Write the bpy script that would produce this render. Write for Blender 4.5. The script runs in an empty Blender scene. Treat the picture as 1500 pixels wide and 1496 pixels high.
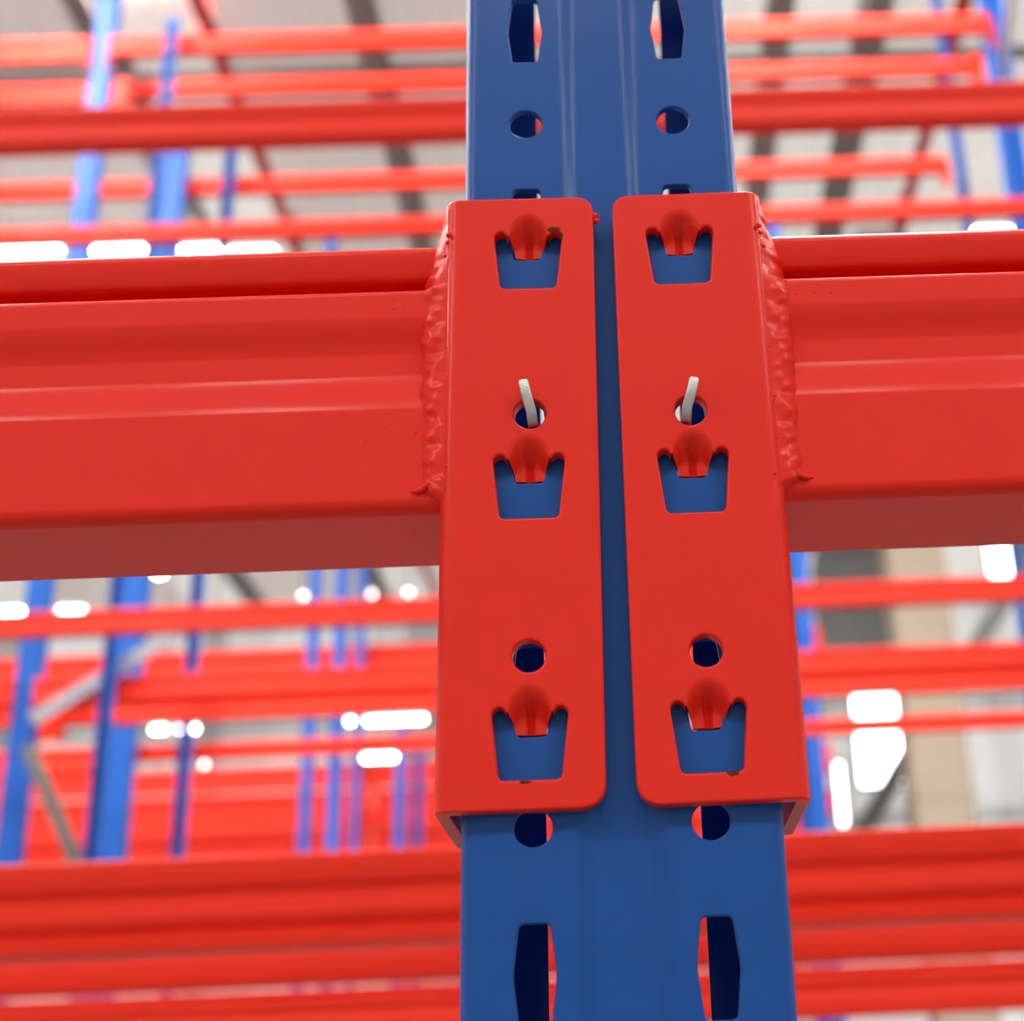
import bpy, bmesh, math, random
from mathutils import Vector, Matrix
from mathutils.geometry import tessellate_polygon

random.seed(7)
S = bpy.context.scene
COL = S.collection
MM = 0.001

# ------------------------------------------------------------------ camera
cam = bpy.data.cameras.new('camera')
cam_ob = bpy.data.objects.new('camera', cam)
COL.objects.link(cam_ob)
S.camera = cam_ob
F_PX = 2201.2
cam.sensor_width = 36.0
cam.sensor_fit = 'HORIZONTAL'
cam.lens = F_PX / 1500 * 36.0
cam.shift_x = -218.41 / 1500
cam.clip_start = 0.01
cam.clip_end = 200
P_, Y_, R_ = 0.3837, 0.0274, -0.0461
fwd = Vector((math.sin(Y_) * math.cos(P_), math.cos(Y_) * math.cos(P_), math.sin(P_)))
rt = Vector((math.cos(Y_), -math.sin(Y_), 0))
up = rt.cross(fwd)
c, s = math.cos(R_), math.sin(R_)
r2, u2 = c * rt + s * up, -s * rt + c * up
mw = Matrix((r2, u2, -fwd)).transposed().to_4x4()
mw.translation = Vector((3.13, -401.6, -72.76)) * MM
cam_ob.matrix_world = mw
cam.dof.use_dof = True
cam.dof.focus_distance = 0.436
cam.dof.aperture_fstop = 10.4

# ------------------------------------------------------------------ sky, exposure
W = bpy.data.worlds.new('sky')
S.world = W
W.use_nodes = True
W.node_tree.nodes['Background'].inputs['Color'].default_value = (1.0, 0.985, 0.96, 1)
W.node_tree.nodes['Background'].inputs['Strength'].default_value = 0.95
S.view_settings.view_transform = 'Standard'
S.view_settings.look = 'None'
S.view_settings.exposure = 0.41
S.view_settings.gamma = 1.0
S.view_settings.use_curve_mapping = False
S.cycles.max_bounces = 6
S.cycles.diffuse_bounces = 4
S.cycles.use_denoising = True

# ------------------------------------------------------------------ materials
def mat(name, col, rough=0.4, metal=0.0, spec=0.5, coat=0.0, coat_rough=0.12, bump=0.0, bscale=900.0, var=0.0, vscale=40.0):
    m = bpy.data.materials.new(name)
    m.use_nodes = True
    nt = m.node_tree
    b = nt.nodes['Principled BSDF']
    b.inputs['Base Color'].default_value = (*col, 1)
    b.inputs['Roughness'].default_value = rough
    b.inputs['Metallic'].default_value = metal
    b.inputs['Specular IOR Level'].default_value = spec
    b.inputs['Coat Weight'].default_value = coat
    b.inputs['Coat Roughness'].default_value = coat_rough
    tc = nt.nodes.new('ShaderNodeTexCoord')
    if bump:
        n = nt.nodes.new('ShaderNodeTexNoise')
        n.inputs['Scale'].default_value = bscale
        n.inputs['Detail'].default_value = 3
        bp = nt.nodes.new('ShaderNodeBump')
        bp.inputs['Strength'].default_value = bump
        bp.inputs['Distance'].default_value = 0.0004
        nt.links.new(tc.outputs['Object'], n.inputs['Vector'])
        nt.links.new(n.outputs['Fac'], bp.inputs['Height'])
        nt.links.new(bp.outputs['Normal'], b.inputs['Normal'])
    if var:
        n = nt.nodes.new('ShaderNodeTexNoise')
        n.inputs['Scale'].default_value = vscale
        n.inputs['Detail'].default_value = 4
        mx = nt.nodes.new('ShaderNodeMix')
        mx.data_type = 'RGBA'
        mx.inputs[6].default_value = tuple(x * (1 - var) for x in col) + (1,)
        mx.inputs[7].default_value = tuple(min(1, x * (1 + var)) for x in col) + (1,)
        nt.links.new(tc.outputs['Object'], n.inputs['Vector'])
        nt.links.new(n.outputs['Fac'], mx.inputs[0])
        nt.links.new(mx.outputs[2], b.inputs['Base Color'])
    return m

def emit(name, col, strength):
    m = bpy.data.materials.new(name)
    m.use_nodes = True
    nt = m.node_tree
    nt.nodes.remove(nt.nodes['Principled BSDF'])
    e = nt.nodes.new('ShaderNodeEmission')
    e.inputs['Color'].default_value = (*col, 1)
    e.inputs['Strength'].default_value = strength
    nt.links.new(e.outputs['Emission'], nt.nodes['Material Output'].inputs['Surface'])
    return m

RED = mat('red_powder_coat', (0.74, 0.0185, 0.0065), 0.5, spec=0.18, coat=0.2, coat_rough=0.15, bump=0.05, bscale=700, var=0.04, vscale=60)
BLUE = mat('blue_powder_coat', (0.004, 0.070, 0.305), 0.48, spec=0.18, coat=0.16, coat_rough=0.15, bump=0.05, bscale=700, var=0.06, vscale=50)
REDB = mat('red_rack_paint', (0.78, 0.028, 0.010), 0.5, spec=0.22)
BLUEB = mat('blue_rack_paint', (0.012, 0.10, 0.46), 0.5, spec=0.22)
ZINC = mat('galvanised_steel', (0.46, 0.46, 0.45), 0.42, metal=0.8, bump=0.35, bscale=1600, var=0.12, vscale=900)
ZINCB = mat('galvanised_brace', (0.36, 0.375, 0.45), 0.4, metal=0.5)
RUST = mat('rusty_chip', (0.12, 0.028, 0.008), 0.9, spec=0.05, bump=0.6, bscale=3000, var=0.4, vscale=2000)
DARKST = mat('dark_grey_steel', (0.13, 0.13, 0.13), 0.6, var=0.15, vscale=2)
ROOFST = mat('roof_steel', (0.30, 0.27, 0.265), 0.6, var=0.15, vscale=2)
PIPE = mat('red_pipe_paint', (0.62, 0.045, 0.04), 0.4)
def translucent(m, w, col):
    nt = m.node_tree
    b = nt.nodes['Principled BSDF']
    t = nt.nodes.new('ShaderNodeBsdfTranslucent')
    t.inputs['Color'].default_value = (*col, 1)
    x = nt.nodes.new('ShaderNodeMixShader')
    x.inputs['Fac'].default_value = w
    nt.links.new(b.outputs[0], x.inputs[1]); nt.links.new(t.outputs[0], x.inputs[2])
    nt.links.new(x.outputs[0], nt.nodes['Material Output'].inputs['Surface'])
    return m
SHEETA = mat('roof_sheet_warm_grey', (0.62, 0.545, 0.525), 0.7, var=0.06, vscale=0.8)
SHEETB = mat('roof_sheet_pale_grey', (0.78, 0.75, 0.72), 0.7, var=0.04, vscale=0.8)
translucent(SHEETA, 0.45, (0.80, 0.71, 0.69)); translucent(SHEETB, 0.5, (0.95, 0.93, 0.90))
WALLM = mat('wall_cladding', (0.58, 0.57, 0.56), 0.8, var=0.12, vscale=0.7)
CONC = mat('concrete_floor', (0.125, 0.115, 0.108), 0.7, var=0.12, vscale=1.5)
TAN = mat('tan_board', (0.37, 0.30, 0.235), 0.8, var=0.1, vscale=3)
GLOW = emit('daylight_pane', (1.0, 0.99, 0.97), 7.0)
SKYL = emit('skylight_pane', (1.0, 0.98, 0.95), 40.0)
FILLPANE = emit('added_fill_pane', (1.0, 0.98, 0.95), 15.0)
TUBE = emit('lamp_tube_light', (1.0, 0.99, 0.96), 28.0)
TUBED = emit('dim_lamp_tube_light', (1.0, 0.98, 0.94), 9.0)
HIBAY = emit('high_bay_lens_light', (1.0, 0.88, 0.68), 700.0)
FRAMEM = mat('window_frame_grey', (0.35, 0.35, 0.35), 0.6)

# ------------------------------------------------------------------ mesh helpers (millimetres, world frame)
class MB:
    def __init__(self):
        self.v, self.f = [], []
    def add(self, vs, fs):
        o = len(self.v)
        self.v += [tuple(p) for p in vs]
        self.f += [tuple(i + o for i in f) for f in fs]
    def box(self, x0, x1, y0, y1, z0, z1):
        vs = [(x, y, z) for z in (z0, z1) for y in (y0, y1) for x in (x0, x1)]
        self.add(vs, [(0, 2, 3, 1), (4, 5, 7, 6), (0, 1, 5, 4), (2, 6, 7, 3), (0, 4, 6, 2), (1, 3, 7, 5)])
    def bar(self, a, b, w, h, up=(1, 0, 0)):
        a, b = Vector(a), Vector(b)
        d = (b - a).normalized()
        s_ = d.cross(Vector(up)).normalized()
        t = s_.cross(d)
        vs = []
        for p in (a, b):
            for i, j in ((-1, -1), (1, -1), (1, 1), (-1, 1)):
                vs.append(p + s_ * (i * w / 2) + t * (j * h / 2))
        self.add(vs, [(0, 3, 2, 1), (4, 5, 6, 7), (0, 1, 5, 4), (1, 2, 6, 5), (2, 3, 7, 6), (3, 0, 4, 7)])
    def sweep(self, rings, closed=True, caps=True):
        n = len(rings[0])
        vs = [p for r in rings for p in r]
        fs = []
        for k in range(len(rings) - 1):
            for i in range(n if closed else n - 1):
                j = (i + 1) % n
                fs.append((k * n + i, k * n + j, (k + 1) * n + j, (k + 1) * n + i))
        self.add(vs, fs)
        if caps and closed:
            for r in (rings[0], rings[-1]):
                tr = tessellate_polygon([[Vector(p) for p in r]])
                self.add(r, tr)
    def tube(self, pts, r, n=10):
        pts = [Vector(p) for p in pts]
        rings = []
        for i, p in enumerate(pts):
            d = (pts[min(i + 1, len(pts) - 1)] - pts[max(i - 1, 0)]).normalized()
            a = Vector((0, 0, 1)) if abs(d.z) < 0.9 else Vector((0, 1, 0))
            s_ = d.cross(a).normalized()
            t = s_.cross(d)
            rr = r[i] if isinstance(r, (list, tuple)) else r
            rings.append([p + s_ * (rr * math.cos(2 * math.pi * k / n)) + t * (rr * math.sin(2 * math.pi * k / n)) for k in range(n)])
        self.sweep(rings)
    def blob(self, p, r, sx=1, sy=1, sz=1, n=8, m=5):
        vs, fs = [], []
        for i in range(m + 1):
            th = math.pi * i / m
            for k in range(n):
                ph = 2 * math.pi * k / n
                vs.append((p[0] + r * sx * math.sin(th) * math.cos(ph), p[1] + r * sy * math.sin(th) * math.sin(ph), p[2] + r * sz * math.cos(th)))
        for i in range(m):
            for k in range(n):
                j = (k + 1) % n
                fs.append((i * n + k, i * n + j, (i + 1) * n + j, (i + 1) * n + k))
        self.add(vs, fs)
    def map(self, fn):
        self.v = [tuple(fn(p)) for p in self.v]
        return self
    def build(self, name, material, parent=None, smooth=35, kind=None, label=None, weighted=False):
        org = Vector((0, 0, 0))
        q = parent
        while q is not None:
            org = org + q.location
            q = q.parent
        bm = bmesh.new()
        vs = [bm.verts.new((Vector(p) * MM) - org) for p in self.v]
        for f in self.f:
            try:
                bm.faces.new([vs[i] for i in f])
            except ValueError:
                pass
        bmesh.ops.remove_doubles(bm, verts=bm.verts, dist=2e-6)
        bmesh.ops.dissolve_degenerate(bm, edges=bm.edges, dist=1e-9)
        bmesh.ops.recalc_face_normals(bm, faces=bm.faces)
        me = bpy.data.meshes.new(name)
        bm.to_mesh(me)
        bm.free()
        if smooth:
            me.polygons.foreach_set('use_smooth', [True] * len(me.polygons))
            me.set_sharp_from_angle(angle=math.radians(smooth))
        me.materials.append(material)
        o = bpy.data.objects.new(name, me)
        COL.objects.link(o)
        if parent is not None:
            o.parent = parent
        if weighted:
            wn = o.modifiers.new('weighted_normal', 'WEIGHTED_NORMAL')
            wn.weight = 100
            wn.keep_sharp = True
        if kind:
            o['kind'] = kind
        if label:
            o['label'] = label
        return o

def thing(name, label, cat, loc=(0, 0, 0), group=None):
    o = bpy.data.objects.new(name, None)
    o.empty_display_size = 0.05
    o.location = Vector(loc) * MM
    COL.objects.link(o)
    o['label'] = label
    o['category'] = cat
    if group:
        o['group'] = group
    return o

def tag(o, label, cat, group=None):
    o['label'] = label
    o['category'] = cat
    if group:
        o['group'] = group
    return o

def structure(o):
    o['kind'] = 'structure'
    return o

def arc(cx, cy, r, a0, a1, n=6):
    return [(cx + r * math.cos(math.radians(a0 + (a1 - a0) * i / n)), cy + r * math.sin(math.radians(a0 + (a1 - a0) * i / n))) for i in range(n + 1)]

def round_poly(pts, rad, n=4):
    """closed polygon with each corner rounded; rad is a number or a list"""
    out = []
    m = len(pts)
    for i in range(m):
        p0, p1, p2 = Vector(pts[i - 1]), Vector(pts[i]), Vector(pts[(i + 1) % m])
        r = rad[i] if isinstance(rad, (list, tuple)) else rad
        if r <= 0:
            out.append(tuple(p1))
            continue
        a, b = (p0 - p1).normalized(), (p2 - p1).normalized()
        ang = a.angle(b)
        d = min(r / math.tan(ang / 2), (p0 - p1).length * 0.49, (p2 - p1).length * 0.49)
        A, B = p1 + a * d, p1 + b * d
        for k in range(n + 1):
            t = k / n
            out.append(tuple((1 - t) ** 2 * A + 2 * t * (1 - t) * p1 + t * t * B))
    return out

def area2(p):
    return sum(p[i - 1][0] * p[i][1] - p[i][0] * p[i - 1][1] for i in range(len(p))) / 2

def inset(poly, d):
    """move a counter-clockwise closed loop inwards by d (negative: outwards)"""
    out = []
    m = len(poly)
    for i in range(m):
        p0, p1, p2 = Vector(poly[i - 1]), Vector(poly[i]), Vector(poly[(i + 1) % m])
        e1, e2 = (p1 - p0), (p2 - p1)
        if e1.length < 1e-9 or e2.length < 1e-9:
            out.append(tuple(p1))
            continue
        e1.normalize(); e2.normalize()
        n1, n2 = Vector((-e1.y, e1.x)), Vector((-e2.y, e2.x))
        nn = (n1 + n2)
        if nn.length < 1e-6:
            nn = n1
        nn.normalize()
        k = max(0.5, nn.dot(n1))
        out.append(tuple(p1 + nn * (d / k)))
    return out

def circle(cx, cz, r, n=28):
    return [(cx + r * math.cos(2 * math.pi * i / n), cz + r * math.sin(2 * math.pi * i / n)) for i in range(n)]

def plate(mb, outer, holes, y0, t, bev, outer_bev=True, open_edge=None, keep=()):
    """flat plate in XZ, front at y0, back at y0+t; holes with rounded front rims.
    open_edge: x value where the outline joins another strip (no bevel, no wall there)"""
    if area2(outer) < 0:
        outer = outer[::-1]
    holes = [h if area2(h) > 0 else h[::-1] for h in holes]
    steps = [(1.0, 0.0), (0.62, 0.08), (0.29, 0.29), (0.08, 0.62), (0.0, 1.0)]
    def loops(poly, sign):
        L = []
        for a, b in steps:
            q = inset(poly, sign * a * bev)
            if keep:
                q = [p if (round(p[0], 4), round(p[1], 4)) in keep else z for p, z in zip(poly, q)]
            if open_edge is not None:
                q = [(open_edge, z) if abs(p[0] - open_edge) < 1e-3 else (x, z) for p, (x, z) in zip(poly, q)]
            L.append((q, y0 + b * bev))
        L.append((poly, y0 + t))
        return L
    LO = loops(outer, 1) if outer_bev else [(outer, y0), (outer, y0 + t)]
    LH = [loops(h, -1) for h in holes]
    def cap(polys, y):
        tr = tessellate_polygon([[Vector((x, z, 0)) for x, z in p] for p in polys])
        flat = [(x, y, z) for p in polys for x, z in p]
        mb.add(flat, tr)
    cap([LO[0][0]] + [l[0][0] for l in LH], y0)
    cap([LO[-1][0]] + [l[-1][0] for l in LH], y0 + t)
    for L in [LO] + LH:
        n = len(L[0][0])
        for k in range(len(L) - 1):
            for i in range(n):
                j = (i + 1) % n
                a, b = L[k], L[k + 1]
                if open_edge is not None and abs(a[0][i][0] - open_edge) < 1e-3 and abs(a[0][j][0] - open_edge) < 1e-3:
                    continue
                vs = [(a[0][i][0], a[1], a[0][i][1]), (a[0][j][0], a[1], a[0][j][1]), (b[0][j][0], b[1], b[0][j][1]), (b[0][i][0], b[1], b[0][i][1])]
                mb.add(vs, [(0, 1, 2, 3)])

def smooth_step(t):
    t = max(0.0, min(1.0, t))
    return t * t * (3 - 2 * t)

# ------------------------------------------------------------------ the hall (setting)
FLOOR_Z = -1500
mb = MB(); mb.box(-16000, 16000, -14200, 24200, FLOOR_Z - 100, FLOOR_Z)
structure(mb.build('floor', CONC, smooth=0))
mb = MB()
for z in (FLOOR_Z, 400, 2300, 4200, 6100, 8000):
    mb.box(-16000, 16000, 24040, 24200, z, z + 120)
mb.box(-16000, -15880, 24040, 24200, FLOOR_Z, 8200); mb.box(15880, 16000, 24040, 24200, FLOOR_Z, 8200)
wall_back = structure(mb.build('wall_back', ROOFST, smooth=0))
mb = MB(); mb.box(-16000, 16000, -14200, -14000, FLOOR_Z, 8200)
structure(mb.build('wall_front', WALLM, smooth=0))
mb = MB(); mb.box(-16200, -16000, -14200, 24200, FLOOR_Z, 8200)
structure(mb.build('wall_left', WALLM, smooth=0))
mb = MB(); mb.box(16000, 16200, -14200, 24200, FLOOR_Z, 8200)
structure(mb.build('wall_right', WALLM, smooth=0))
# roof: sheets between steel beams that run away from the camera, with a row of skylights
ceiling = structure(bpy.data.objects.new('ceiling', None)); COL.objects.link(ceiling)
ceiling.location = (0, 0, 8.2)
SK_Y = [(500, 1900), (2600, 4200), (5300, 6700), (7700, 8950)]
def strip_sheets():
    x = -15600
    k = 0
    while x < 15600:
        w = 1040
        tone = SHEETB if x > -1950 or k % 3 == 2 else SHEETA
        sky = (k % 5 == 1)
        spans = []
        y = -14000
        if k % 2 == 0:      # unseen glowing panes added behind the camera to light the front faces
            a, b = -8600, -6500
            spans.append((y, a)); y = b
            g = MB(); g.box(x + 30, x + w - 30, a, b, 8205, 8215)
            g.build('skylight_pane', FILLPANE, ceiling, smooth=0)
        if sky:
            for a, b in SK_Y:
                spans.append((y, a)); y = b
                g = MB(); g.box(x + 30, x + w - 30, a, b, 8205, 8215)
                g.build('skylight_pane', SKYL, ceiling, smooth=0)
        spans.append((y, 24000))
        mbs = MB()
        for a, b in spans:
            # ribbed sheet: trapezoid ribs along Y
            nr = 4
            prof = []
            for r in range(nr):
                u = x + w * r / nr
                q = w / nr
                prof += [(u, 8200), (u + q * .55, 8200), (u + q * .65, 8235), (u + q * .9, 8235)]
            prof.append((x + w, 8200))
            mbs.sweep([[(px, yy, pz) for px, pz in prof] for yy in (a, b)], closed=False)
        mbs.build('roof_sheet', tone, ceiling, smooth=0)
        x += w
        k += 1
strip_sheets()
def roof_beam(x, w):
    m = MB()
    m.box(x - w / 2, x + w / 2, -14000, 24000, 7960, 7980)
    m.box(x - 12, x + 12, -14000, 24000, 7980, 8180)
    m.box(x - w / 2, x + w / 2, -14000, 24000, 8180, 8199)
    return m
for x, w in ((-6100, 180), (-4010, 190), (-1900, 190), (200, 180), (1395, 200), (2160, 230), (4300, 200), (6400, 200)):
    roof_beam(x, w).build('roof_beam', ROOFST, ceiling, smooth=0)
for y in (9900, 12900, 15900, 18900):
    m = MB(); m.box(-15600, 15600, y - 35, y + 35, 8100, 8198)
    m.build('purlin', ROOFST, ceiling, smooth=0)

# windows and bracing of the far wall
def window(n, x0, x1, z0, z1, y=23988, panes=(2, 2)):
    fr = MB()
    b = 70
    fr.box(x0 - b, x1 + b, y - 60, y, z0 - b, z0); fr.box(x0 - b, x1 + b, y - 60, y, z1, z1 + b)
    fr.box(x0 - b, x0, y - 60, y, z0, z1); fr.box(x1, x1 + b, y - 60, y, z0, z1)
    o = structure(fr.build('window_%d' % n, FRAMEM, smooth=0))
    nx, nz = panes
    for i in range(nx):
        for j in range(nz):
            g = MB()
            g.box(x0 + (x1 - x0) * i / nx + 12, x0 + (x1 - x0) * (i + 1) / nx - 12, y - 30, y - 20, z0 + (z1 - z0) * j / nz + 12, z0 + (z1 - z0) * (j + 1) / nz - 12)
            g.build('window_pane', GLOW, o, smooth=0)
    return o
K = 24400 / 20400.0
def w20(x0, x1, z0, z1):   # size as read at 20 m, set in the far wall at 24 m
    f = lambda z: (z + 73) * K - 73
    return x0 * K, x1 * K, f(z0), f(z1)
window(1, *w20(3110, 3930, 4000, 5440))
window(2, *w20(2780, 2870, 3480, 4330), panes=(1, 2))
rw = random.Random(5)
PANELS = [translucent(mat('wall_panel_white', (0.80, 0.80, 0.80), 0.7), 0.45, (0.95, 0.95, 0.95)), translucent(mat('wall_panel_pale', (0.66, 0.66, 0.66), 0.7), 0.4, (0.9, 0.9, 0.9)), translucent(mat('wall_panel_grey', (0.46, 0.46, 0.47), 0.7), 0.2, (0.8, 0.8, 0.8))]
x = -16000
while x < 16000:
    w_ = min(rw.choice((420, 560, 760)), 16000 - x)
    m = MB()
    m.sweep([[(x, 24038, z), (x + w_ * .44, 24038, z), (x + w_ * .5, 24000, z), (x + w_ * .94, 24000, z), (x + w_, 24038, z)] for z in (FLOOR_Z, 8200)], closed=False)
    m.build('wall_panel', rw.choice(PANELS), wall_back, smooth=0)
    x += w_
def wall_post(name, x0, x1, y0, y1, z1, m, label, cat):
    b = MB(); b.box(x0, x1, y0, y1, FLOOR_Z, z1)
    b.box(x0 - 60, x1 + 60, y0 - 60, y1 + 60, FLOOR_Z, FLOOR_Z + 60)
    b.box(x0 - 10, x1 + 10, y0 - 10, y1 + 10, 2290, 2330)
    return tag(b.build(name, m, smooth=0), label, cat)
wall_post('clad_column', 2340, 2830, 12000, 12500, 7780, TAN, 'tan clad column rising in front of the far wall, right of the blue post', 'column')
for a, b, lab in (((4680, 23830, 5500), (-210, 23830, FLOOR_Z), 'dark grey diagonal strut crossing the lower corner of the bright window'),
                  ((2950, 12250, 3507), (3900, 12250, 4766), 'dark grey diagonal strut high at the right frame edge, right of the tan column')):
    m = MB(); m.bar(a, b, 150 if a[1] < 20000 else 300, 90, up=(0, 1, 0))
    tag(m.build('wind_brace', DARKST, smooth=0), lab, 'brace')
m = MB(); m.box(2240, 3060, 16000, 16600, 4750, 6000)  # plain dark box filling the dark grey gap beside the column
m.box(2200, 3100, 15960, 16000, 5960, 6040); m.box(2200, 3100, 15960, 16000, 4710, 4790)
for x in (2300, 3000):
    m.box(x - 15, x + 15, 16285, 16315, 6000, 8199)
tag(m.build('dark_block', DARKST, smooth=0), 'dark grey hanging duct between blue post and tan column', 'block')
structure(wall_back)

# red sprinkler pipes under the roof
for x, lab in ((-3065, 'dull red pipe running under the roof left of the blue post'), (2795, 'dull red pipe running under the roof right of the blue post')):
    m = MB(); m.tube([(x, -13900, 7870), (x, 10000, 7870), (x, 23900, 7870)], 62, 12)
    for y in range(-3000, 23000, 3000):
        m.box(x - 9, x + 9, y - 20, y + 20, 7900, 8199)
        m.tube([(x, y - 60, 7870), (x, y + 60, 7870)], 74, 12)
    tag(m.build('sprinkler_pipe', PIPE), lab, 'pipe', 'red pipes under the roof')

# ------------------------------------------------------------------ pallet-rack beams
def groove_profile(H, D=50.0, lip=True):
    """closed (Y,Z) outline of a step beam: front at Y=0, top at H, underside at 0"""
    P = []
    P += [(D, H)] if not lip else []
    P = arc(D - 4, H - 4, 4, 0, 90, 4)
    if lip:
        P += arc(8, H - 3.5, 3.5, 90, 180, 5)
        P += [(4.9, H - 6), (5.8, H - 9)]
        P += arc(8.6, H - 9.6, 2.4, 190, 270, 4)
        P += [(14, H - 12), (14, H - 18.6)]
        P += arc(2.2, H - 20.8, 2.2, 90, 180, 6)
        z_a, z_b, z_c, z_d = H - 28, H - 40, H - 46, H - 60
    else:
        P += arc(4, H - 4, 4, 90, 180, 5)
        z_a, z_b, z_c, z_d = H * .67, H * .58, H * .48, H * .38
    G = 3.4 if lip else H * 0.055
    def soft(t):    # straight flank with rounded shoulders
        return 0.5 * t + 0.5 * smooth_step(t)
    for i in range(13):
        t = i / 12
        P.append((G * soft(t), z_a + (z_b - z_a) * t))
    for i in range(13):
        t = i / 12
        P.append((G * (1 - soft(t)), z_c + (z_d - z_c) * t))
    P += arc(4.5, 4.5, 4.5, 180, 270, 5)
    P += arc(D - 4, 4, 4, 270, 360, 4)
    return P

def back_profile(H, D=50.0):
    """the same beam seen from inside the rack: deep groove and a foot flange along the bottom"""
    P = arc(D - 4, H - 4, 4, 0, 90, 4) + arc(3, H - 3, 3, 90, 180, 4)
    def ramp(za, zb, ya, yb):
        return [(ya + (yb - ya) * smooth_step(i / 6), za + (zb - za) * i / 6) for i in range(7)]
    P += ramp(H * .70, H * .60, 0, 6) + ramp(H * .54, H * .42, 6, 0)
    P += ramp(H * .32, H * .20, 0, 7) + ramp(H * .155, H * .14, 7, 0)
    P += arc(2, 2, 2, 180, 270, 4) + arc(D - 4, 4, 4, 270, 360, 4)
    return P

def sweep_x(mb, prof, x0, x1, y, z):
    mb.sweep([[(x, y + p, z + q) for p, q in prof] for x in (x0, x1)])

def rack_beam(label, x0, x1, y, ztop, H, prof='front', flip=False, group=None, ends='both'):
    t = thing('rack_beam', label, 'beam', ((x0 + x1) / 2, y + 25, ztop - H), group)
    P = {'front': lambda: groove_profile(H), 'plain': lambda: groove_profile(H, lip=False), 'back': lambda: back_profile(H)}[prof]()
    b = MB()
    sweep_x(b, P, x0, x1, y, ztop - H)
    b.build('beam_tube', REDB, t, smooth=30)
    for e, xe in (('l', x0), ('r', x1)):
        if ends not in ('both', e):
            continue
        d = -1 if e == 'l' else 1
        m = MB()
        yf = y - 6 if not flip else y + 52
        xa, xb = sorted((xe, xe + d * 46))
        m.box(xa, xb, yf, yf + 4, ztop - H - 62, ztop + 14)
        xa, xb = sorted((xe - d * 4, xe))
        xa, xb = sorted((xe, xe + d * 4))
        ya, yb = (yf + 4, yf + 54) if not flip else (yf - 50, yf)
        m.box(xa, xb, ya, yb, ztop - H - 62, ztop + 14)
        m.build('connector_plate', REDB, t, smooth=0)
    return t

# ------------------------------------------------------------------ upright posts of the racks behind
def post_shell(mb, x, y, w, d, z0, z1, open_dir=1):
    """C-section post: front at y, open towards +Y"""
    h = w / 2
    t = 3.0
    out = [(-h, d), (-h, 4), (-h + 4, 0), (h - 4, 0), (h, 4), (h, d), (h - w * .2, d), (h - w * .2, d - t), (h - t, d - t),
           (h - t, 5), (h - 5, t), (-h + 5, t), (-h + t, 5), (-h + t, d - t), (-h + w * .2, d - t), (-h + w * .2, d)]
    if open_dir < 0:
        out = [(px, d - py) for px, py in out]
    mb.sweep([[(x + px, y + py, z) for px, py in out] for z in (z0, z1)])

def bg_frame(label, x, ys, w=86, d=70, z1=6400, braces=True, group=None, bx=0, face=1):
    ys = [q if isinstance(q, tuple) else (q, w) for q in ys]
    t = thing('upright_frame', label, 'rack frame', (x, (ys[0][0] + ys[-1][0]) / 2, FLOOR_Z), group)
    for i, (y, ww) in enumerate(ys):
        m = MB()
        post_shell(m, x, y, ww, d, FLOOR_Z, z1, face if i == 0 else -face)
        m.box(x - ww / 2 - 20, x + ww / 2 + 20, y - 20, y + d + 20, FLOOR_Z, FLOOR_Z + 8)
        m.build('post', BLUEB, t, smooth=20)
    if braces and len(ys) > 1:
        ya = ys[0][0] + d - 8
        yb = ys[1][0] + 8
        z = FLOOR_Z + 300
        k = 0
        while z < z1 - 700:
            m = MB()
            a, b = ((x + bx, ya, z), (x + bx, yb, z + 560))
            if k % 2:
                a, b = ((x + bx, yb, z), (x + bx, ya, z + 560))
            m.bar(a, b, 40, 26)
            m.build('brace', ZINCB, t, smooth=0)
            z += 600
            k += 1
    return t

# rows behind the front rack: (front y, rear y)
LEV = (1549, 3021, 4520)
GA = 'blurred red beams of the racks behind'
# rear beams of the nearest double row, same level as the front beams
rack_beam('broad blurred red beam low across the frame, left of the post, nearest of the blurred ones', -2750, -52, 1080, 181, 88, 'back', True)
rack_beam('broad blurred red beam low across the frame, right of the post, nearest of the blurred ones', 52, 2750, 1080, 181, 88, 'back', True)
rack_beam('bright red beam showing as a band just under the broad blurred beam, left of the post', -2750, -52, 1470, 181, 88, 'plain')
rack_beam('bright red beam showing as a band just under the broad blurred beam, right of the post', 52, 2750, 1470, 181, 88, 'plain')
rack_beam('lowest red beam band at the bottom frame edge, left of the post', -2750, -52, 2530, 178, 92, 'front')
rack_beam('lowest red beam band at the bottom frame edge, right of the post', 52, 2750, 2530, 178, 92, 'front')
rack_beam('thick dark red beam high above the front beam, left of the post', -2750, -52, 2550, 2203, 104, 'plain', True)
rack_beam('thick dark red beam high above the front beam, right of the post', 52, 2750, 2550, 2203, 104, 'plain', True)
# first row across the aisle
XL, XR = -2265, 1780
rack_beam('pale red blurred beam just below the front beams, running behind the post', XL - 400, XR - 46, 4300, 1549, 80, 'plain')
rack_beam('pale red blurred beam just above the front beams, running behind the post', XL - 400, XR - 46, 4300, 3024, 60, 'plain')
rack_beam('red beam crossing behind the blue post, second below the front beams', XL + 46, XR - 46, 5080, 1549, 88, 'plain', True)
rack_beam('topmost red beam crossing behind the blue post, ending at the right blue frame', XL + 46, XR - 46, 5080, 4530, 92, 'plain', True)
rack_beam('topmost orange-lit red beam left of the far left blue frame', XL - 4000, XL - 46, 5080, 4530, 120, 'plain', True)
rack_beam('red beam below the front beam at the left frame edge, nearer of two', XL - 4000, XL - 46, 5080, 1549, 88, 'plain', True)
rack_beam('red beam crossing behind the post, third below the front beams', XL + 46, XR - 46, 5379, 1549, 100, 'plain')
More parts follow.
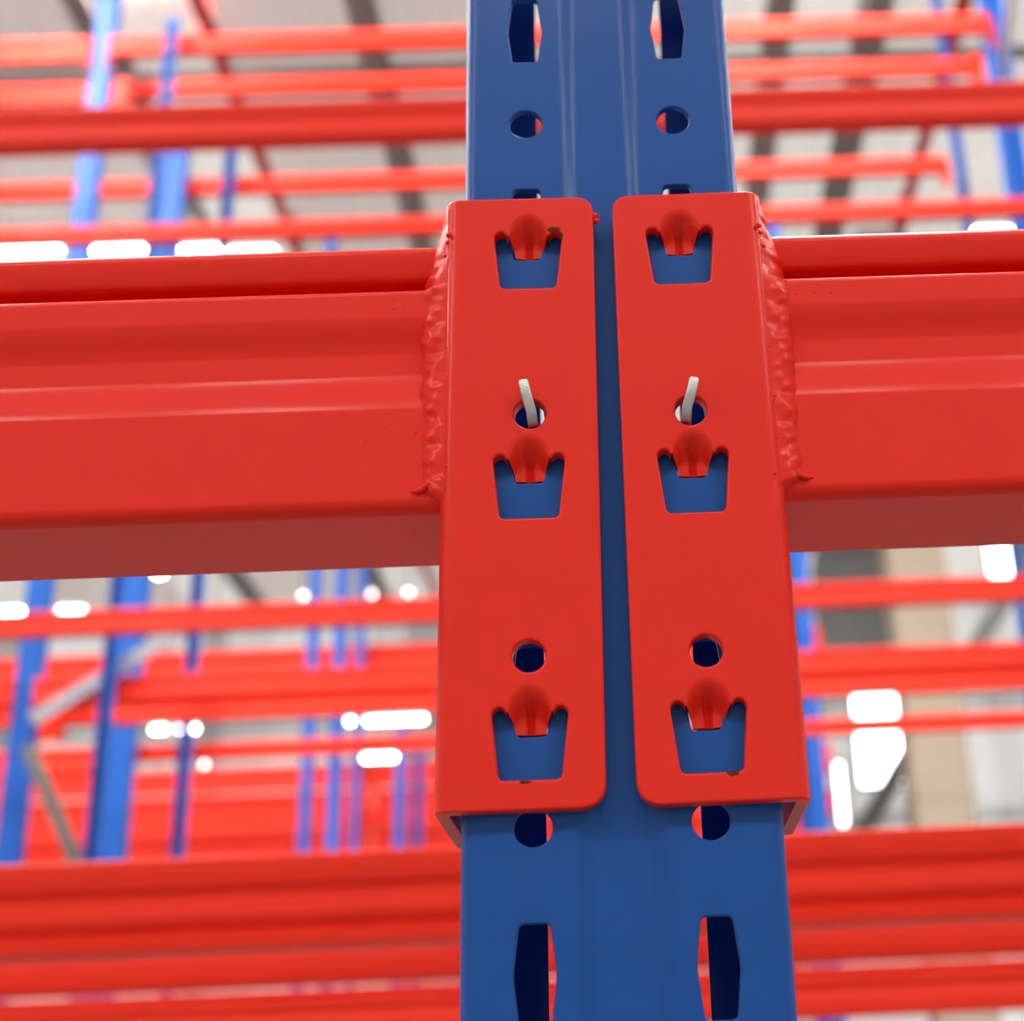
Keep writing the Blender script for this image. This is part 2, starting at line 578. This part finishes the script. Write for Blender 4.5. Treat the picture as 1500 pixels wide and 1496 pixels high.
rack_beam('slim red beam second from the top behind the post, ending at the right blue frame', XL + 46, XR - 46, 5379, 4520, 76, 'plain')
rack_beam('second red beam from the top at the left frame edge, farther bay', XL - 4000, XL - 46, 5379, 4520, 110, 'plain')
rack_beam('red beam below the front beam at the left frame edge, farther of two', XL - 4000, XL - 46, 5379, 1549, 100, 'plain')
rack_beam('slim red beam crossing in front of the bright window, ending near the right frame edge', XL + 46, XR + 1500, 6160, 1549, 70, 'plain', True)
rack_beam('slim red beam above the front beams with its end by the thin right post', XL + 46, XR - 46, 6160, 4520, 92, 'plain', True)
rack_beam('red beam above the front beam at the left frame edge, between pale and dark beams', XL - 4000, XL - 46, 6160, 4520, 92, 'plain', True)
rack_beam('slim red beam low at the left frame edge behind the leaning blue post', XL - 4000, XL - 46, 6160, 1549, 110, 'plain', True)
# far row
XE = 1250
for (y, z, H, lab) in ((11550, 3650, 230, 'far red beam in the stack left of the post, topmost'),
                       (11550, 2665, 190, 'far pale red beam low left of the post, above its neighbours'),
                       (12350, 2620, 210, 'far pale red beam low left of the post, second from top'),
                       (11550, 2290, 150, 'far red beam just above the broad blurred beam, nearer of two'),
                       (12350, 2280, 200, 'far red beam just above the broad blurred beam, farther of two')):
    rack_beam(lab, -2150, 1560, y, z, H, 'plain')
    rack_beam(lab.replace('left of the post', 'at the left frame edge').replace('broad blurred beam', 'broad blurred beam at the left frame edge'), -8200, -2250, y, z, H, 'plain')

# blue frames
bg_frame('pale blue rack post leaning down the far left of the frame', XL, [5105], 86, braces=False)
bg_frame('pale blue rack post at the upper right frame edge', XR, [4320, 5105], 100)
bg_frame('dark blue slim rack post crossing the left red beams', -1919, [(4985, 46)], d=40, z1=4560, braces=False, face=-1)
bg_frame('broad mid blue rack post beside the dark slim one at left', -2210, [(6030, 104)], d=80, z1=4660, braces=False)
bg_frame('narrow navy rack post, third blue post from the left', -1942, [(6060, 46)], d=60, z1=4680, braces=False, face=-1)
bg_frame('thin dark blue post at upper right where a slim red beam ends', 1765, [(5935, 40)], d=60, braces=False, face=-1)
for i, (x, y, w) in enumerate(((-2200, 9700, 74), (-2190, 10600, 92), (-2180, 11400, 60))):
    bg_frame(('leftmost', 'middle', 'rightmost')[i] + ' of three small far blue posts left of the front post', x, [(y, w)], d=70, braces=False, group='small far blue posts')
bg_frame('far blue rack post just right of the right connector plate', XE, [(9650, 112), (10500, 90)], d=70, braces=False)
bg_frame('far blue rack post half hidden by the left connector plate', -1560, [(9650, 70), (10500, 60)], d=70, z1=2500, braces=True)
m = MB(); m.bar((-2205, 5058, 1389), (-1640, 5058, 1739), 56, 16, up=(0, 1, 0))
tag(m.build('diagonal_strut', ZINCB, smooth=0), 'pale lavender-grey diagonal strut behind the dark slim post', 'brace')
m = MB(); m.bar((-2210, 5058, 1292), (-1880, 5058, 647), 50, 16, up=(0, 1, 0))
tag(m.build('diagonal_strut', DARKST, smooth=0), 'dark grey strut sloping down right from the far left post', 'brace')

# lamps seen as bright discs and bars
def lamp(x0, x1, y, z, label, group=None):
    dim = label.startswith(('pale', 'faint'))
    t = thing('tube_lamp', label, 'lamp', ((x0 + x1) / 2, y, z), group)
    h = MB()
    prof = [(-90, 60), (-30, 62), (-30, 85), (30, 85), (30, 62), (90, 60), (60, 90), (-60, 90)]
    h.box(x0 - 20, x1 + 20, y - 45, y + 45, z + 24, z + 70)
    h.build('lamp_housing', SHEETB, t, smooth=0)
    g = MB(); g.tube([(x0, y - 18, z), (x1, y - 18, z)], 20, 10)
    g.build('lamp_tube', TUBED if dim else TUBE, t)
    for q in (.2, .8):
        g = MB(); g.tube([(x0 + (x1 - x0) * q, y, z + 70), (x0 + (x1 - x0) * q, y, 8195)], 6, 6)
        g.build('hanger', DARKST, t)
GL = 'glowing tube lamps'
t = thing('skylight_stand_in', 'square white panel standing in for a far skylight at the right frame edge under the right beam', 'lamp', (5040, 18500, 6900))  # glowing panel hung in place of a far roof skylight
m = MB(); m.box(4860, 5220, 18480, 18560, 6330, 6900); m.build('lamp_housing', DARKST, t, smooth=0)
m = MB(); m.box(4880, 5200, 18470, 18479, 6350, 6880); m.build('lamp_lens', GLOW, t, smooth=0)
for x in (4900, 5180):
    m = MB(); m.tube([(x, 18520, 6900), (x, 18520, 8195)], 10, 6); m.build('hanger', DARKST, t)
for x0, x1, y, z, lab in ((-5900, -5300, 12100, 7880, 'bright tube lamp over the left beam, at the left frame edge'),
                     (-4990, -4500, 12100, 7860, 'bright tube lamp over the left beam, second from the left'),
                     (-4310, -3800, 12100, 7835, 'bright tube lamp over the left beam, third from the left'),
                     (-3700, -3260, 12100, 7795, 'bright tube lamp over the left beam, fourth from the left'),
                     (3500, 3860, 12100, 7760, 'bright tube lamp peeping over the right beam'),
                     (-8200, -7940, 18500, 6450, 'glowing lamp under the left beam at the left frame edge'),
                     (-7440, -7140, 18500, 6430, 'glowing lamp bar under the left beam near the far left post'),
                     (-6230, -6130, 18500, 6900, 'glowing lamp disc just under the left beam'),
                     (-6080, -5930, 18500, 4790, 'glowing lamp disc left of centre, left one of a close pair'),
                     (-5760, -5540, 18500, 4780, 'glowing lamp disc left of centre, right one of a close pair'),
                     (-3600, -3560, 18500, 4800, 'small lamp disc at the left end of the bright bar by the left connector'),
                     (-3360, -2640, 18500, 4790, 'long glowing lamp bar beside the left connector, upper'),
                     (-3330, -2880, 18200, 4240, 'glowing lamp bar beside the left connector, lower'),
                     (-4280, -4235, 18500, 6520, 'pale lamp disc just under the left beam, left one of three by the connector'),
                     (-3375, -3330, 18500, 6510, 'pale lamp disc just under the left beam, middle one of three by the connector'),
                     (-2890, -2845, 18500, 6510, 'pale lamp disc just under the left beam, right one of three by the connector'),
                     (3325, 3370, 18500, 5770, 'small lamp disc over the red beam, left of the tan column'),
                     (-5420, -5380, 18500, 4310, 'faint lamp disc on the red beams below the close pair')):
    lamp(x0, x1, y, z, lab, GL)
# high-bay lamps over the aisle, above the frame, that light the left and middle bays behind
for x, lab in ((-2950, 'round high-bay lamp over the aisle left of the blue post'), (650, 'round high-bay lamp over the aisle right of the blue post')):
    t = thing('high_bay_lamp', lab, 'lamp', (x, 3450, 5700), 'high-bay lamps over the aisle')
    h = MB()
    h.tube([(x, 3450, 5705), (x, 3450, 5760), (x, 3450, 5860), (x, 3450, 5980)], [190, 185, 120, 70], 20)
    h.build('lamp_housing', DARKST, t)
    g = MB(); g.tube([(x, 3450, 5690), (x, 3450, 5704)], [170, 175], 20)
    g.build('lamp_lens', HIBAY, t)
    g = MB(); g.tube([(x, 3450, 5980), (x, 3450, 8199)], 8, 8)
    g.build('hanger', DARKST, t)

# ------------------------------------------------------------------ the front upright frame
PITCH = 75.0
def slot_poly(cx, zc):
    h = 12.85
    pts = [(cx - 4.1, zc - h), (cx + 4.1, zc - h), (cx + 5.6, zc), (cx + 4.1, zc + h), (cx - 4.1, zc + h), (cx - 5.6, zc)]
    return round_poly(pts, [1.6, 1.6, 3, 1.6, 1.6, 3], 4)

def front_post():
    mb = MB()
    Z0, Z1 = FLOOR_Z, 3000.0
    T = 2.2
    HX = 23.7
    n = int((Z1 - Z0) / PITCH)
    for sgn in (-1, 1):
        for k in range(n):
            zb = Z0 + k * PITCH
            holes = []
            if zb < 2900:
                holes = [circle(sgn * HX, zb + 37.5 + 37.5 - 75 + 0.0 + 0.0 if False else zb + 18.75, 5.2, 24), slot_poly(sgn * HX, zb + 18.75 + 37.35)]
            xa, xb = sorted((sgn * 13.5, sgn * 39.0))
            outer = [(xa, zb), (xb, zb), (xb, zb + PITCH), (xa, zb + PITCH)]
            plate(mb, outer, holes, 0.0, T, 0.55, outer_bev=False)
    # centre channel
    def chan(off):
        P = []
        for i in range(9):
            t = i / 8
            P.append((-13.5 + 7.0 * t, off + 2.6 * smooth_step(t)))
        for i in range(9):
            t = i / 8
            P.append((6.5 + 7.0 * t, off + 2.6 * smooth_step(1 - t)))
        return P
    prof = chan(0) + chan(T)[::-1]
    mb.sweep([[(x, y, z) for x, y in prof] for z in (Z0, Z0 + n * PITCH)])
    for sgn in (-1, 1):
        o = [(39.0, 0.0)] + arc(39, 4.2, 4.2, -90, 0, 8) + [(43.2, 34), (40.5, 39), (40.5, 66)] + arc(37.5, 69, 3, 0, 90, 4) + [(24.2, 72)]
        i_ = [(39.0, T)] + arc(39, 4.2, 2.0, -90, 0, 8) + [(41.0, 33.4), (38.3, 38.4), (38.3, 66)] + arc(37, 68.3, 1.3, 0, 90, 4) + [(24.2, 69.7)]
        prof = [(sgn * x, y) for x, y in o + i_[::-1]]
        mb.sweep([[(x, y, z) for x, y in prof] for z in (Z0, Z0 + n * PITCH)])
    return mb

near = thing('upright_frame', 'sharp deep blue steel upright with round holes and long slots, centre of frame', 'rack frame', (0, 0, FLOOR_Z))
# the hole raster: circle at Z = 0, 75, 150 ...  (module starts 18.75 below a circle)
pm = front_post()
pm.map(lambda p: (p[0], p[1], p[2] - 18.75))
pm.build('front_post', BLUE, near, smooth=32, weighted=True)
m = MB(); post_shell(m, 0, 1085, 86, 70, FLOOR_Z, 3000, -1); m.build('rear_post', BLUEB, near, smooth=20)
m = MB(); m.box(-70, 70, -30, 110, FLOOR_Z, FLOOR_Z + 8); m.build('foot_plate', BLUEB, near, smooth=0)
m = MB(); m.box(-70, 70, 1060, 1180, FLOOR_Z, FLOOR_Z + 8); m.build('foot_plate', BLUEB, near, smooth=0)
for k in range(6):
    z = FLOOR_Z + 200 + k * 700
    m = MB()
    a, b = ((0, 66, z), (0, 1092, z + 600)) if k % 2 == 0 else ((0, 1092, z), (0, 66, z + 600))
    m.bar(a, b, 40, 26)
    m.build('brace', ZINCB, near, smooth=0)

# ------------------------------------------------------------------ the two sharp beams with their hook connectors
BEAM_TOP, BEAM_BOT = 184.3, 92.2
def crown_hole(cx, zb):
    bl = round_poly([(-10.3, 17.5), (-8.4, 0), (8.4, 0), (10.3, 17.5)], [0, 2.0, 2.0, 0], 5)
    ear_r = [(8.35 + 1.95 * math.cos(math.radians(a)), 17.7 + 2.2 * math.sin(math.radians(a))) for a in range(0, 181, 20)]
    # dimple arc from right inner ear root over the top to the left one
    top = [(6.4 * math.cos(math.radians(a)), 18.2 + 8.2 * math.sin(math.radians(a))) for a in range(6, 175, 8)]
    ear_l = [(-x, z) for x, z in ear_r[::-1]]
    pts = bl + ear_r[1:] + top + ear_l[:-1]
    return [(cx + x, zb + z) for x, z in pts], [(cx + x, zb + z) for x, z in top]

def tongue(mb, cx, zb, y0):
    """the pressed hook: a dimple in the plate running down into a tapered tongue behind it"""
    NT, NS = 28, 16
    rows = []
    for i in range(NS + 1):
        sv = i / NS
        row = []
        for j in range(NT + 1):
            a = math.radians(174 - 168 * j / NT)
            u = -1 + 2 * j / NT
            B = (6.4 * math.cos(a), 18.2 + 8.2 * math.sin(a))
            E = (4.2 * u, 13.4)
            x = E[0] + (B[0] - E[0]) * (1 - sv) ** 2.0
            z = B[1] + (E[1] - B[1]) * sv
            dep = 5.8 * smooth_step(min(1, sv * 1.45)) * (1 - 0.12 * abs(u) ** 2)
            crease = 0.9 * math.exp(-((abs(u) - 0.13) / 0.09) ** 2) * smooth_step((sv - 0.2) / 0.4)
            row.append((cx + x, y0 + dep + crease, zb + z))
        rows.append(row)
    vs = [p for r in rows for p in r]
    n = NT + 1
    fs = [(i * n + j, i * n + j + 1, (i + 1) * n + j + 1, (i + 1) * n + j) for i in range(NS) for j in range(NT)]
    mb.add(vs, fs)
    # thickness: a second skin behind
    vs2 = [(x, y + 2.4, z) for x, y, z in vs]
    mb.add(vs2, fs)
    edge = [i * n for i in range(NS + 1)] + [NS * n + j for j in range(1, n)] + [i * n + NT for i in range(NS - 1, -1, -1)]
    for a, b in zip(edge[:-1], edge[1:]):
        mb.add([vs[a], vs[b], vs2[b], vs2[a]], [(0, 1, 2, 3)])

def beam_front_y(z):
    """front surface depth of the sharp beam at height z"""
    H = BEAM_TOP
    if z > H: return 6
    if z > H - 12: return 4.5
    if z > H - 19: return 6
    return 0.3

def sharp_beam(sgn, label, tilt, cx_hole, x_in, x_out, pin_hole, low_hole, seed):
    rnd = random.Random(seed)
    root = thing('rack_beam', label, 'beam', (sgn * 1400, 25, BEAM_BOT))
    xa, xb = sorted((sgn * (abs(x_out) + 0.2), sgn * 2750))
    b = MB()
    prof = groove_profile(BEAM_TOP - BEAM_BOT)
    b.sweep([[(x, p, BEAM_BOT + q) for p, q in prof] for x in (xa, xb)])
    b.build('beam_tube', RED, root, smooth=30, weighted=True)
    # connector: front plate + bend + flange
    Y0, T = -5.0, 4.0
    Z0, Z1 = 3.7, 193.8
    c_ = MB()
    xo, xi = abs(x_out), abs(x_in)
    xbend = xo - 5.0
    outer = [(xi, Z0), (xbend, Z0), (xbend, Z1), (xi, Z1)]
    outer = round_poly(outer, [7.5, 0, 0, 6.0], 7)
    holes, keep = [], set()
    for zb in (11.8, 86.7, 161.7):
        h_, k_ = crown_hole(abs(cx_hole), zb)
        holes.append(h_)
        keep |= {(round(x, 4), round(z, 4)) for x, z in k_}
    holes += [circle(abs(pin_hole[0]), pin_hole[1], 4.6), circle(abs(low_hole[0]), low_hole[1], 4.6)]
    plate(c_, outer, holes, Y0, T, 0.8, open_edge=xbend, keep=keep)
    # bend and flange as a swept strip with rounded long edges
    path = [(xbend, Y0, 0, -1)]
    for i in range(1, 11):
        a = math.radians(-90 + 9 * i)
        path.append((xbend + 5 * math.cos(a), Y0 + 5 + 5 * math.sin(a), math.cos(a), math.sin(a)))
    path.append((xo, 20, 1, 0)); path.append((xo, 50, 1, 0))
    rings = []
    bev = 0.8
    for (px, py, nx, ny) in path:
        ring = []
        for (dep, zz) in ((0, Z0 + bev), (.08, Z0 + .62 * bev), (.29, Z0 + .29 * bev), (.62, Z0 + .08 * bev), (1, Z0)):
            ring.append((px - nx * dep * bev, py - ny * dep * bev, zz))
        ring.append((px - nx * T, py - ny * T, Z0))
        ring.append((px - nx * T, py - ny * T, Z1))
        for (dep, zz) in ((1, Z1), (.62, Z1 - .08 * bev), (.29, Z1 - .29 * bev), (.08, Z1 - .62 * bev), (0, Z1 - bev)):
            ring.append((px - nx * dep * bev, py - ny * dep * bev, zz))
        rings.append(ring)
    c_.sweep(rings, closed=True, caps=False)
    c_.add(rings[-1], tessellate_polygon([[Vector(p) for p in rings[-1]]]))
    def place(p):
        x, y, z = p[0] * sgn, p[1], p[2]
        xc, zc = sgn * 26.5, 100
        a = math.radians(tilt)
        dx, dz = x - xc, z - zc
        return (xc + dx * math.cos(a) - dz * math.sin(a), y, zc + dx * math.sin(a) + dz * math.cos(a))
    c_.map(place)
    conn = c_.build('connector_plate', RED, root, smooth=40, weighted=True)
    for zb in (11.8, 86.7, 161.7):
        t_ = MB(); tongue(t_, abs(cx_hole), zb, Y0)
        t_.map(place)
        t_.build('hook_tongue', RED, conn, smooth=60)
    # weld bead between the plate edge and the beam
    w = MB()
    NZ, NA = 130, 12
    ph = [rnd.uniform(0, 6.28) for _ in range(8)]
    rows = []
    for i in range(NZ + 1):
        z = 94.5 + (191.5 - 94.5) * i / NZ
        wob = 0.45 * math.sin(z * 0.33 + ph[0]) + 0.35 * math.sin(z * 0.8 + ph[1]) + 0.15 * math.sin(z * 1.9 + ph[2])
        wid = 6.2 + 0.6 * wob
        if z > BEAM_TOP - 14:
            wid *= 1 - 0.35 * smooth_step((z - BEAM_TOP + 14) / 8)
        if z > BEAM_TOP - 6:
            wid *= max(0.0, 1 - ((z - BEAM_TOP + 6) / (191.5 - BEAM_TOP + 6)) ** 1.1)
        if z < 99:
            wid *= smooth_step((z - 93.5) / 5.5) * 0.9 + 0.1
        A = Vector((xo - 1.6, -3.4))
        Bp = Vector((xo + max(wid, 0.12), beam_front_y(z) + 0.4 if wid > 1.5 else 2.5))
        row = []
        for k in range(NA + 1):
            t = k / NA
            p = A.lerp(Bp, t)
            bulge = math.sin(math.pi * t) * (1.0 + 0.4 * wob) * min(1, wid / 4)
            bulge += (0.28 * math.sin(z * 0.62 + t * 5 + ph[3]) + 0.14 * math.sin(z * 1.5 - t * 8 + ph[4])) * math.sin(math.pi * t)
            bulge += rnd.uniform(-0.05, 0.05)
            row.append((p.x + bulge * 0.55, p.y - bulge * 0.75, z))
        row.append((Bp.x, Bp.y + 9, z)); row.append((A.x - 0.5, A.y + 9, z))
        rows.append(row)
    w.sweep(rows)
    # run-out tail at the foot of the weld
    w.tube([(xo + 3.4, -0.9, 100.2), (xo + 5.0, -0.8, 98.6), (xo + 6.8, -0.5, 97.9), (xo + 8.8, 0.0, 98.2)], [1.2, 1.1, 0.8, 0.3], 8)
    w.map(lambda p: (p[0] * sgn, p[1], p[2]))
    w.build('weld_bead', RED, root, smooth=70)
    # spatter beads
    sp = MB()
    for _ in range(26):
        x = xo + 7 + abs(rnd.gauss(0, 12))
        z = rnd.choice((rnd.uniform(97, 124), rnd.uniform(158, 163)))
        sp.blob((x, 0.0, z), rnd.choice((0.15, 0.2, 0.2, 0.28, 0.4)), sy=0.6)
    for _ in range(7):
        sp.blob((xo - rnd.uniform(0.3, 3.5), -4.6, rnd.uniform(92, 186)), rnd.uniform(0.2, 0.45))
    for (x, y, z, r) in ((xo - 2.0, -4.9, 181.2, 0.95), (xo - 1.6, -4.9, 178.6, 0.75), (xo - 0.8, -4.3, 174.2, 0.7), (xo + 6.5, 5.0, 181.2, 0.7), (xo + 5.8, 0.6, 164.2, 0.8)):
        sp.blob((x, y, z), r)
    if sgn < 0:
        for q in ((xi - 0.6, -3.4, 187.2, 1.5), (xi - 1.3, -3.2, 185.8, 1.1)):
            sp.blob(q[:3], q[3], sx=1.2)
    sp.map(lambda p: (p[0] * sgn, p[1], p[2]))
    sp.build('weld_spatter', RED, root, smooth=80, kind='stuff')
    # chipped paint
    for (x, z, r1, r2_) in ([(15.0, 181.9, 2.3, 0.9), (12.7, 179.4, 0.5, 1.5), (25.5, 11.2, 2.0, 0.5)] if sgn < 0 else [(30.0, 11.3, 2.0, 0.8)]):
        ch = MB()
        n = 14
        ring = [(x + r1 * rnd.uniform(.6, 1.1) * math.cos(2 * math.pi * i / n), z + r2_ * rnd.uniform(.6, 1.2) * math.sin(2 * math.pi * i / n)) for i in range(n)]
        ch.add([(sgn * x, -5.16, z)] + [(sgn * a, -5.05, b_) for a, b_ in ring] , [(0, 1 + i, 1 + (i + 1) % n) for i in range(n)])
        ch.build('paint_chip', RUST, root, smooth=0, label='brown rusty chip in the paint')
    return root

sharp_beam(-1, 'sharp red step beam welded to the left connector plate on the blue upright', -0.36 * -1 * -1, -23.5, -3.35, -49.3, (-23.2, 119.4), (-23.7, 46.0), 11)
sharp_beam(1, 'sharp red step beam welded to the right connector plate on the blue upright', 0.32, 24.0, 3.6, 50.1, (24.1, 118.8), (24.3, 45.6), 23)

# ------------------------------------------------------------------ safety pins
def pin(path, w, t, side, label):
    o = MB()
    pts = [Vector(p) for p in path]
    rings = []
    for i, p in enumerate(pts):
        d = (pts[min(i + 1, len(pts) - 1)] - pts[max(i - 1, 0)]).normalized()
        s_ = Vector(side).normalized()
        n_ = d.cross(s_).normalized()
        s_ = n_.cross(d)
        k = 0.8 if i == len(pts) - 1 else 1.0
        loop = round_poly([(-w / 2 * k, -t / 2 * k), (w / 2 * k, -t / 2 * k), (w / 2 * k, t / 2 * k), (-w / 2 * k, t / 2 * k)], 0.55, 3)
        rings.append([p + s_ * a + n_ * b for a, b in loop])
    o.sweep(rings)
    ob = o.build('safety_pin', ZINC, smooth=40)
    return tag(ob, label, 'pin', 'safety pins')
def pin_path(x0, y_in, z0, x1, y1, z1):
    P = [(x0, y_in, z0), (x0, -4.0, z0)]
    for i in range(1, 6):
        a = math.radians(90 * i / 6)
        P.append((x0 + (x1 - x0) * .1 * i / 6, -4.0 - 3.2 * math.sin(a), z0 + 3.2 * (1 - math.cos(a))))
    P.append((x0 + (x1 - x0) * .55, y1 * .95, z0 + (z1 - z0) * .55))
    P.append((x0 + (x1 - x0) * .96, y1, z1 - .6))
    P.append((x1, y1, z1))
    return P
pin(pin_path(-22.2, 14, 116.6, -24.6, -8.6, 128.4), 3.0, 2.3, (1, 0, .15), 'small galvanised pin leaning left out of the left plate hole')
pin(pin_path(22.6, 14, 116.2, 25.4, -8.6, 127.3), 3.0, 2.3, (1, 0, -.2), 'small galvanised pin leaning right out of the right plate hole')
